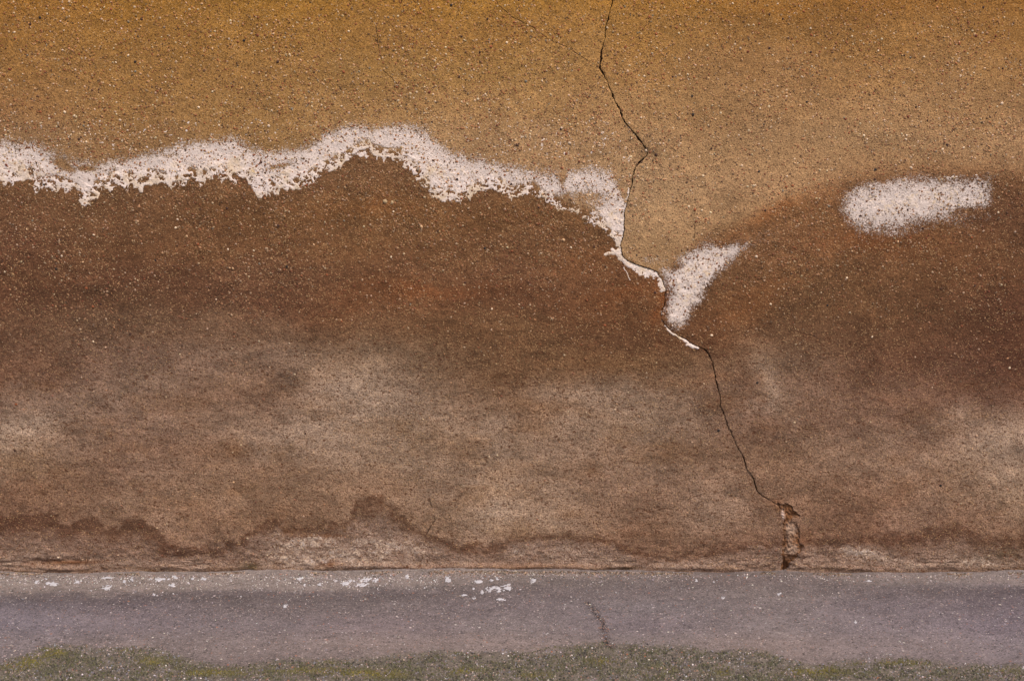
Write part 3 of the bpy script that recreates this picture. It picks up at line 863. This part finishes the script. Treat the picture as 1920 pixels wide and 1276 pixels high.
# the largest stones one by one, from a few shared stone meshes
SPOTS = [(121,210,3.6,0),(139,217,3.2,0),(240,104,3.2,0),(253,134,3.0,7),(74,33,2.8,6),(56,45,3,5),(253,116,2.8,6),(520,116,3.4,5),(457,76,3,6),(395,58,2.6,8),
 (410,235,3,0),(607,243,2.6,4),(225,225,3,9),(372,201,3.2,0),(503,236,3,9),(92,222,2.6,9),(846,10,3,6),(816,127,3,4),(950,80,3,0),(861,144,3,5),
 (805,173,3.4,4),(1033,178,3.6,8),(1068,268,3.6,9),(1086,303,3,4),(932,235,3,4),(1052,242,3,5),(986,152,3.2,7),(1124,250,2.6,4),(1129,250,3,9),(1060,244,2.6,3),
 (1298,180,2.6,6),(1443,90,3,5),(1513,191,2.4,6),(1520,98,3,5),(1830,67,3.2,4),(1844,14,3,5),(1620,254,3.4,0),(1700,254,3,0),(1807,277,3.6,0),(1879,194,3.2,9),
 (1303,393,3.6,3),(1292,387,3,0),(1486,348,3,3),(1642,318,3.2,6),(1305,415,3,4),(1057,450,4,1),(258,415,3,1),(176,440,3.4,0),(329,427,3.2,0),(350,443,3.2,1),
 (430,502,3,1),(436,503,3,1),(588,459,3,1),(175,640,2.8,0),(733,482,3,0),(922,579,3,0),(1334,628,3.4,0),(1588,521,3,0),(1635,631,3,0),(1445,570,3,0),(1894,690,3,0),
 (1228,548,3,5),(1230,290,4,5),(1212,282,3,9),(790,425,4.4,1),(722,378,5,8),(735,380,4.5,8)]
stone_meshes = []
for k in range(10):
    for j in range(3):
        n_ = 1
        V, Fc, C = dome_batch(np.zeros(1), np.zeros(1), np.zeros(1), np.ones(1), np.array([rng.uniform(.65, 1)]), rng.uniform(0, 6.3, 1),
                              np.array([.42]), s2l(np.array([PAL_W[k]])) * rng.uniform(.85, 1.1))
        me = make_mesh('pebble', V, Fc, {'tint': C}); me.materials.append(MAT_PEBBLE)
        stone_meshes.append(me)
def place_stone(x, z, r, k):
    o = bpy.data.objects.new('pebble', stone_meshes[k * 3 + int(rng.integers(3))])
    scene.collection.objects.link(o); o.parent = wall
    o.location = (x, float(on_wall(np.array([x]), np.array([z]))[0]), z)
    o.rotation_euler = (0, rng.uniform(0, 6.28), 0); o.scale = (r, r, r)
for (pu, pv, pr, k) in SPOTS:
    x, z = photo_to_wall(pu, pv)
    place_stone(float(x), float(z), pr * .00125, k)
u, v, x, z, r, col = wall_pebbles(330, .0030, .0042, 1.5, [1]*10)
w = np.array([2, 4, 4, 4, 4, 4.5, 1.5, 2, .6, 2.]); w /= w.sum()
for i in range(min(215, len(x))):
    place_stone(float(x[i]), float(z[i]), float(r[i]), int(rng.choice(10, p=w)))

# ------------------------------------------------------------------ the pavement
MOSS_TOP = [(-300,1238),(0,1240),(40,1228),(80,1213),(110,1208),(150,1211),(300,1213),(330,1225),(360,1236),(420,1248),(480,1243),(520,1236),(600,1236),(680,1232),
 (780,1222),(860,1218),(960,1220),(1050,1212),(1130,1203),(1200,1210),(1270,1210),(1330,1222),(1400,1214),(1440,1220),(1480,1236),(1530,1246),
 (1600,1238),(1690,1230),(1740,1240),(1780,1245),(1920,1249),(2200,1246)]
MOSS_LOW = [(-300,1290),(0,1290),(300,1282),(360,1271),(470,1270),(520,1276),(700,1280),(1500,1284),(1560,1272),(1640,1270),(1700,1280),(2200,1290)]
PGU = [0, 240, 480, 720, 960, 1200, 1440, 1680, 1920]
PGV = [1074, 1090, 1112, 1135, 1170, 1210, 1270]
PGC = [
 [(146,134,122),(150,138,128),(150,138,130),(142,130,122),(134,122,116),(126,114,110),(120,108,104),(132,120,116),(138,128,126)],
 [(146,136,126),(148,138,130),(148,138,132),(136,126,122),(124,114,110),(122,112,110),(124,112,110),(126,116,114),(130,120,122)],
 [(116,106,106),(114,104,104),(116,106,106),(118,108,108),(120,110,110),(120,110,110),(126,116,114),(120,110,112),(112,102,106)],
 [(122,114,120),(120,110,114),(118,108,108),(122,112,112),(124,114,116),(126,118,120),(130,120,120),(124,114,118),(116,106,112)],
 [(132,124,132),(128,118,122),(128,118,120),(132,120,122),(132,122,122),(130,120,124),(136,126,126),(132,122,126),(126,116,124)],
 [(134,124,126),(134,122,120),(136,124,122),(144,130,126),(146,132,128),(132,122,120),(142,128,124),(142,130,130),(136,126,130)],
 [(112,102,98),(112,102,98),(120,108,104),(128,116,112),(128,116,112),(118,108,102),(128,116,112),(128,116,114),(122,112,112)],
]
PCRACK = [(1101,1128),(1114,1143),(1120,1154),(1130,1165),(1133,1180),(1136,1198),(1142,1212)]
pcr = list(zip(*photo_to_ground([p[0] for p in PCRACK], [p[1] for p in PCRACK])))

def ground_z(x, y):
    z = 0.0022 * fbm(x * 3, y * 5, 801, 3) + 0.0008 * fbm(x * 22, y * 22, 802, 3) + 0.0005 * fbm(x * 90, y * 90, 803, 2)
    z = z + (-0.0015 + 0.0065 * fbm(x * 2.6, 0 * x, 804, 4)) * np.exp(-np.abs(y) / 0.025)
    return z

def pave_tint(x, y):
    u, v = ground_to_photo(x, y)
    uu, vv = wavy(u, v, 3.5, 60, 805)
    c = gridfield(uu, vv, PGU, PGV, PGC)
    # dusty strip close to the wall, edge dips slightly in the middle
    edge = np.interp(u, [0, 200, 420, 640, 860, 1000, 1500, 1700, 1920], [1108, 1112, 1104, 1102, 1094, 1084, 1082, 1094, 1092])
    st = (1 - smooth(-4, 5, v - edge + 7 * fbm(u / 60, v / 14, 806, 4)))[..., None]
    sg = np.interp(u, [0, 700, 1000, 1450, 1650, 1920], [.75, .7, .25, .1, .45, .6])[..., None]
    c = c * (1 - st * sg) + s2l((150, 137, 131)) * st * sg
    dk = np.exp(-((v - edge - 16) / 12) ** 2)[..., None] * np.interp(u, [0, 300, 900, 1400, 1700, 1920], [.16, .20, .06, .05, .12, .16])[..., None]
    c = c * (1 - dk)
    # brown dirt by the wall and light worn streaks
    wt = (blob(u, v, 1330, 1113, 60, 5, .08) * .22 + blob(u, v, 1545, 1155, 60, 10) * .12 + blob(u, v, 130, 1160, 70, 18) * .08 + blob(u, v, 1870, 1195, 30, 5) * .12)
    c = c * (1 + wt[..., None])
    c = c * (1 + .10 * fbm(u / 50, v / 14, 807, 4) + .13 * fbm(u / 16, v / 5, 812, 4, .65) + .10 * fbm(u / 7, v / 2.5, 808, 3))[..., None]
    # green-brown soil under the moss
    mt = smooth(-5, 6, v - ip(u, MOSS_TOP) + 5 * fbm(u / 16, v / 7, 809, 3))[..., None]
    soil = s2l((116, 108, 96)) * (1 + .3 * fbm(u / 12, v / 5, 810, 3))[..., None]
    c = c * (1 - mt * .85) + soil * mt * .85
    pd = np.abs(line_signed(x, y, pcr))
    pm = (0.35 * np.exp(-(pd / 0.010) ** 2))[..., None]
    c = c * (1 - pm)
    return np.clip(c * np.array([.75, .733, .732]) , .01, .8)

xs = np.concatenate([np.linspace(-7, -1.45, 40) , np.arange(-1.44, 1.44, 0.0040), np.linspace(1.45, 7, 40)])
ys = np.concatenate([[-0.70, -0.699], np.arange(-0.694, 0.031, 0.0036)])
Yg, Xg = np.meshgrid(ys, xs, indexing='ij')
Zg = ground_z(Xg, Yg)
Zg[0, :] = -0.14
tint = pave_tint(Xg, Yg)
ug, vg = ground_to_photo(Xg, Yg)
hair = line_signed(Xg, Yg, pcr)
salt = np.clip((1 - smooth(6, 34, vg - 1078)) * (0.25 * (ug < 760) + .15) * np.clip(.6 + .9 * fbm(ug / 16, vg / 5, 811, 4), 0, 1), 0, .55)
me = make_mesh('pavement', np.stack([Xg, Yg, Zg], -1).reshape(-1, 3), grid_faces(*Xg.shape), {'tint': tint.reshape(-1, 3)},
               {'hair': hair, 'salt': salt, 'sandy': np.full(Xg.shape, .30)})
pavement = add_obj('pavement', me, MAT_PAVING, None, kind='structure')

# road beyond the kerb edge, behind the camera
xs2 = np.linspace(-60, 60, 61); ys2 = np.linspace(-60, -0.701, 60)
Y2, X2 = np.meshgrid(ys2, xs2, indexing='ij')
me = make_mesh('road', np.stack([X2, Y2, np.full(X2.shape, -0.12)], -1).reshape(-1, 3), grid_faces(*X2.shape),
               {'tint': np.ones((X2.size, 3)) * s2l((92, 88, 88))}, {'hair': np.ones(X2.shape), 'salt': 0 * X2, 'sandy': 0 * X2 + .3})
add_obj('road', me, MAT_PAVING, None, kind='structure')
# ground behind and beside the wall
v_ = np.array([(-60, .03, -0.13), (60, .03, -0.13), (60, 60, -0.13), (-60, 60, -0.13)], float)
me = make_mesh('ground', v_, np.array([[0, 1, 2, 3]]), {'tint': np.ones((4, 3)) * s2l((110, 98, 84))}, {'hair': np.ones(4), 'salt': np.zeros(4), 'sandy': np.zeros(4)})
add_obj('ground', me, MAT_PAVING, None, kind='structure')

# aggregate showing in the concrete
PAL_G = [(212,200,190),(170,150,140),(138,108,92),(96,82,78),(54,48,50),(122,118,124),(190,180,182),(150,96,70)]
n = 26000
x = rng.uniform(-1.45, 1.45, n); y = -rng.random(n) * .66
u, v = ground_to_photo(x, y)
ok = v < ip(u, MOSS_TOP) + 10
x, y = x[ok], y[ok]; k = len(x)
r = .0010 + .0026 * rng.random(k) ** 3
col = pick(PAL_G, [1.2, 3, 2.4, 4, 5, 2.4, .8, 1.2], k)
film = rng.uniform(.3, .75, k)[:, None]
col = col * (1 - film) + pave_tint(x, y) * film
V, Fc, C = dome_batch(x, y, ground_z(x, y), r, rng.uniform(.5, 1, k), rng.uniform(0, 6.3, k), r * rng.uniform(.15, .4, k), col, 'ground')
add_obj('embedded_gravel', make_mesh('pavement_gravel', V, Fc, {'tint': C}), MAT_PEBBLE, pavement, kind='stuff')

# loose grit: at the wall foot, along the pavement crack, thick among the moss
parts = []
def grit(u, v, r0, r1, pal, w):
    x, y = photo_to_ground(u, v)
    k = len(x)
    r = r0 + (r1 - r0) * rng.random(k) ** 2.5
    parts.append((x, y, r, pick(pal, w, k)))
PW = [3, 3, 2, 3, 3, 3, 2, .6]
grit(rng.uniform(-40, 1960, 2200), 1077 + np.abs(rng.normal(0, 6, 2200)), .0008, .0022, PAL_G, [3, 4, 3, 3, 3, 2, 2, 1])
jx = rng.uniform(-40, 1960, 5200); jx = jx[vnoise(jx / 60, jx * 0, 833) > .30]
grit(jx, 1073.5 + np.abs(rng.normal(0, 2.4, len(jx))), .0008, .0034, [(150,126,106),(112,90,74),(90,70,56),(160,146,134),(74,66,52)], [4, 4, 3, 2, 2])
grit(rng.uniform(-40, 820, 800), 1082 + np.abs(rng.normal(0, 12, 800)), .0008, .0022, [(205,200,198),(170,160,152)], [3, 2])
t = rng.random(500); pu = np.interp(t, np.linspace(0, 1, len(PCRACK)), [p[0] for p in PCRACK]); pv = np.interp(t, np.linspace(0, 1, len(PCRACK)), [p[1] for p in PCRACK])
grit(pu + rng.normal(0, 4, 500), pv + rng.normal(0, 1.6, 500), .0009, .0024, PAL_G, [.1, .5, 2, 4, 5, 1, .1, .4])
uu = rng.uniform(-60, 1980, 16000); vv = ip(uu, MOSS_TOP) + rng.random(16000) ** .8 * 75 - 3
cl = fbm(uu / 30, vv / 12, 821, 3)
ok = rng.random(16000) < np.clip(.65 + .6 * cl, .1, 1)
grit(uu[ok], vv[ok], .0009, .0027, PAL_G, [.3, 3, 2.6, 4.5, 2.6, 6, 1.2, .4])
grit(rng.uniform(-40, 1960, 5000), rng.uniform(1085, 1225, 5000), .0007, .0016, PAL_G, [1.2, 2, 2, 3, 7, 2, 1, 1])
x = np.concatenate([p[0] for p in parts]); y = np.concatenate([p[1] for p in parts])
r = np.concatenate([p[2] for p in parts]); col = np.concatenate([p[3] for p in parts])
ok = y < 0.004; x, y, r, col = x[ok], y[ok], r[ok], col[ok]; k = len(x)
V, Fc, C = dome_batch(x, y, ground_z(x, y), r, rng.uniform(.5, 1, k), rng.uniform(0, 6.3, k), r * rng.uniform(.6, 1.1, k), col, 'ground')
add_obj('grit', make_mesh('grit', V, Fc, {'tint': C}), MAT_GRIT, None, kind='stuff',
        label='grey grit strewn over the pavement and through the moss')

# dried white lime splashes on the pavement
SPL = [(68,1091,7,3),(100,1093,13,3.5),(143,1089,6,3.5),(200,1101,9,4),(200,1082,12,2),(247,1085,3,3),(233,1089,3,2),(300,1085,18,3),(328,1081,6,3),(323,1096,7,3),
 (362,1085,4,2),(383,1086,6,2),(433,1079,3,2),(397,1088,3,2),(562,1086,5,2.5),(570,1097,3,2),(535,1136,4,4),(600,1096,5,2.5),(296,1115,3,2),(288,1113,3,2),(452,1118,2.5,2),
 (648,1093,11,4.5),(678,1095,13,4.5),(685,1086,10,3.5),(703,1087,7,3),(764,1082,4,3),(841,1086,5.5,4.5),(896,1091,8,3),(925,1104,14,4.5),(951,1102,11,5),(932,1085,3.5,3),
 (935,1108,6,2.5),(921,1089,4,2),(1000,1089,5,3.2),(869,1115,7,1.5),(888,1120,4,2),(904,1110,3,3.5),(796,1100,2.5,1.8),(887,1103,3,1.8),(940,1124,9,2.4),
 (1306,1088,3,2),(1338,1090,3,2),(1461,1112,4,2),(1355,1119,4,2),(1630,1088,6,2),(1604,1166,3,2),(170,1106,3,2),(630,1087,5,2.5),(660,1088,6,2)]
for (pu, pv, ru, rv) in SPL:
    ru, rv = ru * .82, rv * .85
    x0, y0 = photo_to_ground(pu, pv); x0, y0 = float(x0), float(y0)
    wx = ru * 1.45; wv = rv * 2.0
    xa, xb = photo_to_ground([pu - wx, pu + wx], [pv, pv])[0]
    ya, yb = photo_to_ground([pu, pu], [pv + wv, pv - wv])[1]
    X, Y = np.meshgrid(np.linspace(xa, xb, int(10 + ru * 2.2)), np.linspace(ya, yb, int(9 + rv * 2.5)))
    u, v = ground_to_photo(X, Y)
    m = 1 - np.hypot((u - pu) / ru, (v - pv) / rv) + 1.5 * fbm(u / 4.0, v / 1.8, 831, 4, .7) - .15
    edge = np.maximum(np.abs(u - pu) / wx, np.abs(v - pv) / wv)
    m = np.minimum(m, (0.93 - edge) * 4)
    Z = ground_z(X, Y) + np.where(m > 0, .0016 * np.tanh(m * 2) + .0004 * fbm(X * 400, Y * 400, 832, 2) * (m > .3), m * .003) + .0003
    keep = np.maximum.reduce([m[:-1, :-1], m[:-1, 1:], m[1:, 1:], m[1:, :-1]]) > 0
    if keep.sum() < 3: continue
    V, f, _ = compact(np.stack([X, Y, Z], -1).reshape(-1, 3), grid_faces(*X.shape, keep))
    add_obj('lime_splash', make_mesh('lime_splash', V, f), MAT_LIME, pavement)

# ------------------------------------------------------------------ moss
def yellow(u, v):
    return np.clip(blob(u, v, 55, 1240, 40, 12, -.3) + blob(u, v, 105, 1223, 22, 6) + blob(u, v, 285, 1240, 26, 8) * .9 + blob(u, v, 395, 1261, 70, 6)
        + blob(u, v, 575, 1258, 70, 6) * .8 + blob(u, v, 700, 1264, 70, 8) + blob(u, v, 870, 1258, 36, 6) * .9 + blob(u, v, 1010, 1266, 40, 6) * .6 + blob(u, v, 1130, 1240, 25, 8) * .8
        + blob(u, v, 1240, 1258, 40, 7) * .5 + blob(u, v, 1355, 1258, 14, 10) * .8 + blob(u, v, 1530, 1258, 60, 8) + blob(u, v, 1680, 1242, 80, 5) * .8 + blob(u, v, 620, 1242, 20, 4) * .5
        + blob(u, v, 240, 1219, 20, 5) * .5 + blob(u, v, 1880, 1258, 40, 5) * .4, 0, 1)
n = 60000
u = rng.uniform(-80, 2000, n); v = ip(u, MOSS_TOP) + rng.random(n) * 78 + rng.normal(0, 2.5, n) - 2
d = v - ip(u, MOSS_TOP); lo = ip(u, MOSS_LOW) - v
cl = fbm(u / 34, v / 12, 841, 4, .6)
dens = smooth(-8, 22, d) * smooth(-4, 6, lo) * np.clip(.42 + .8 * cl + .6 * yellow(u, v), .08, 1)
ok = rng.random(n) < dens
u, v = u[ok], v[ok]; x, y = photo_to_ground(u, v); k = len(x)
r = rng.uniform(.0010, .0026, k)
cy = yellow(u, v)[:, None] * rng.uniform(.3, 1, (k, 1))
g = pick([(90,86,62),(100,94,72),(76,72,58),(116,108,94),(88,82,72),(58,54,50)], [4, 3, 2, 3, 4, 1], k) * .95
yl = pick([(104,94,36),(116,102,44),(86,80,36)], [3, 2, 2], k) * 1.15
col = g * (1 - cy) + yl * cy
mh = 0.6 * np.clip(0.0015 + .003 * (fbm(x * 40, y * 40, 842, 3) + .4), 0, .006) * smooth(0, 14, v - ip(u, MOSS_TOP))
V, Fc, C = dome_batch(x, y, ground_z(x, y) + mh * rng.random(k), r, rng.uniform(.6, 1, k), rng.uniform(0, 6.3, k), r * rng.uniform(.7, 1.5, k), col, 'ground')
add_obj('moss', make_mesh('moss', V, Fc, {'tint': C}), MAT_MOSS, None, kind='stuff', label='dull green and yellow moss along the outer edge of the pavement')
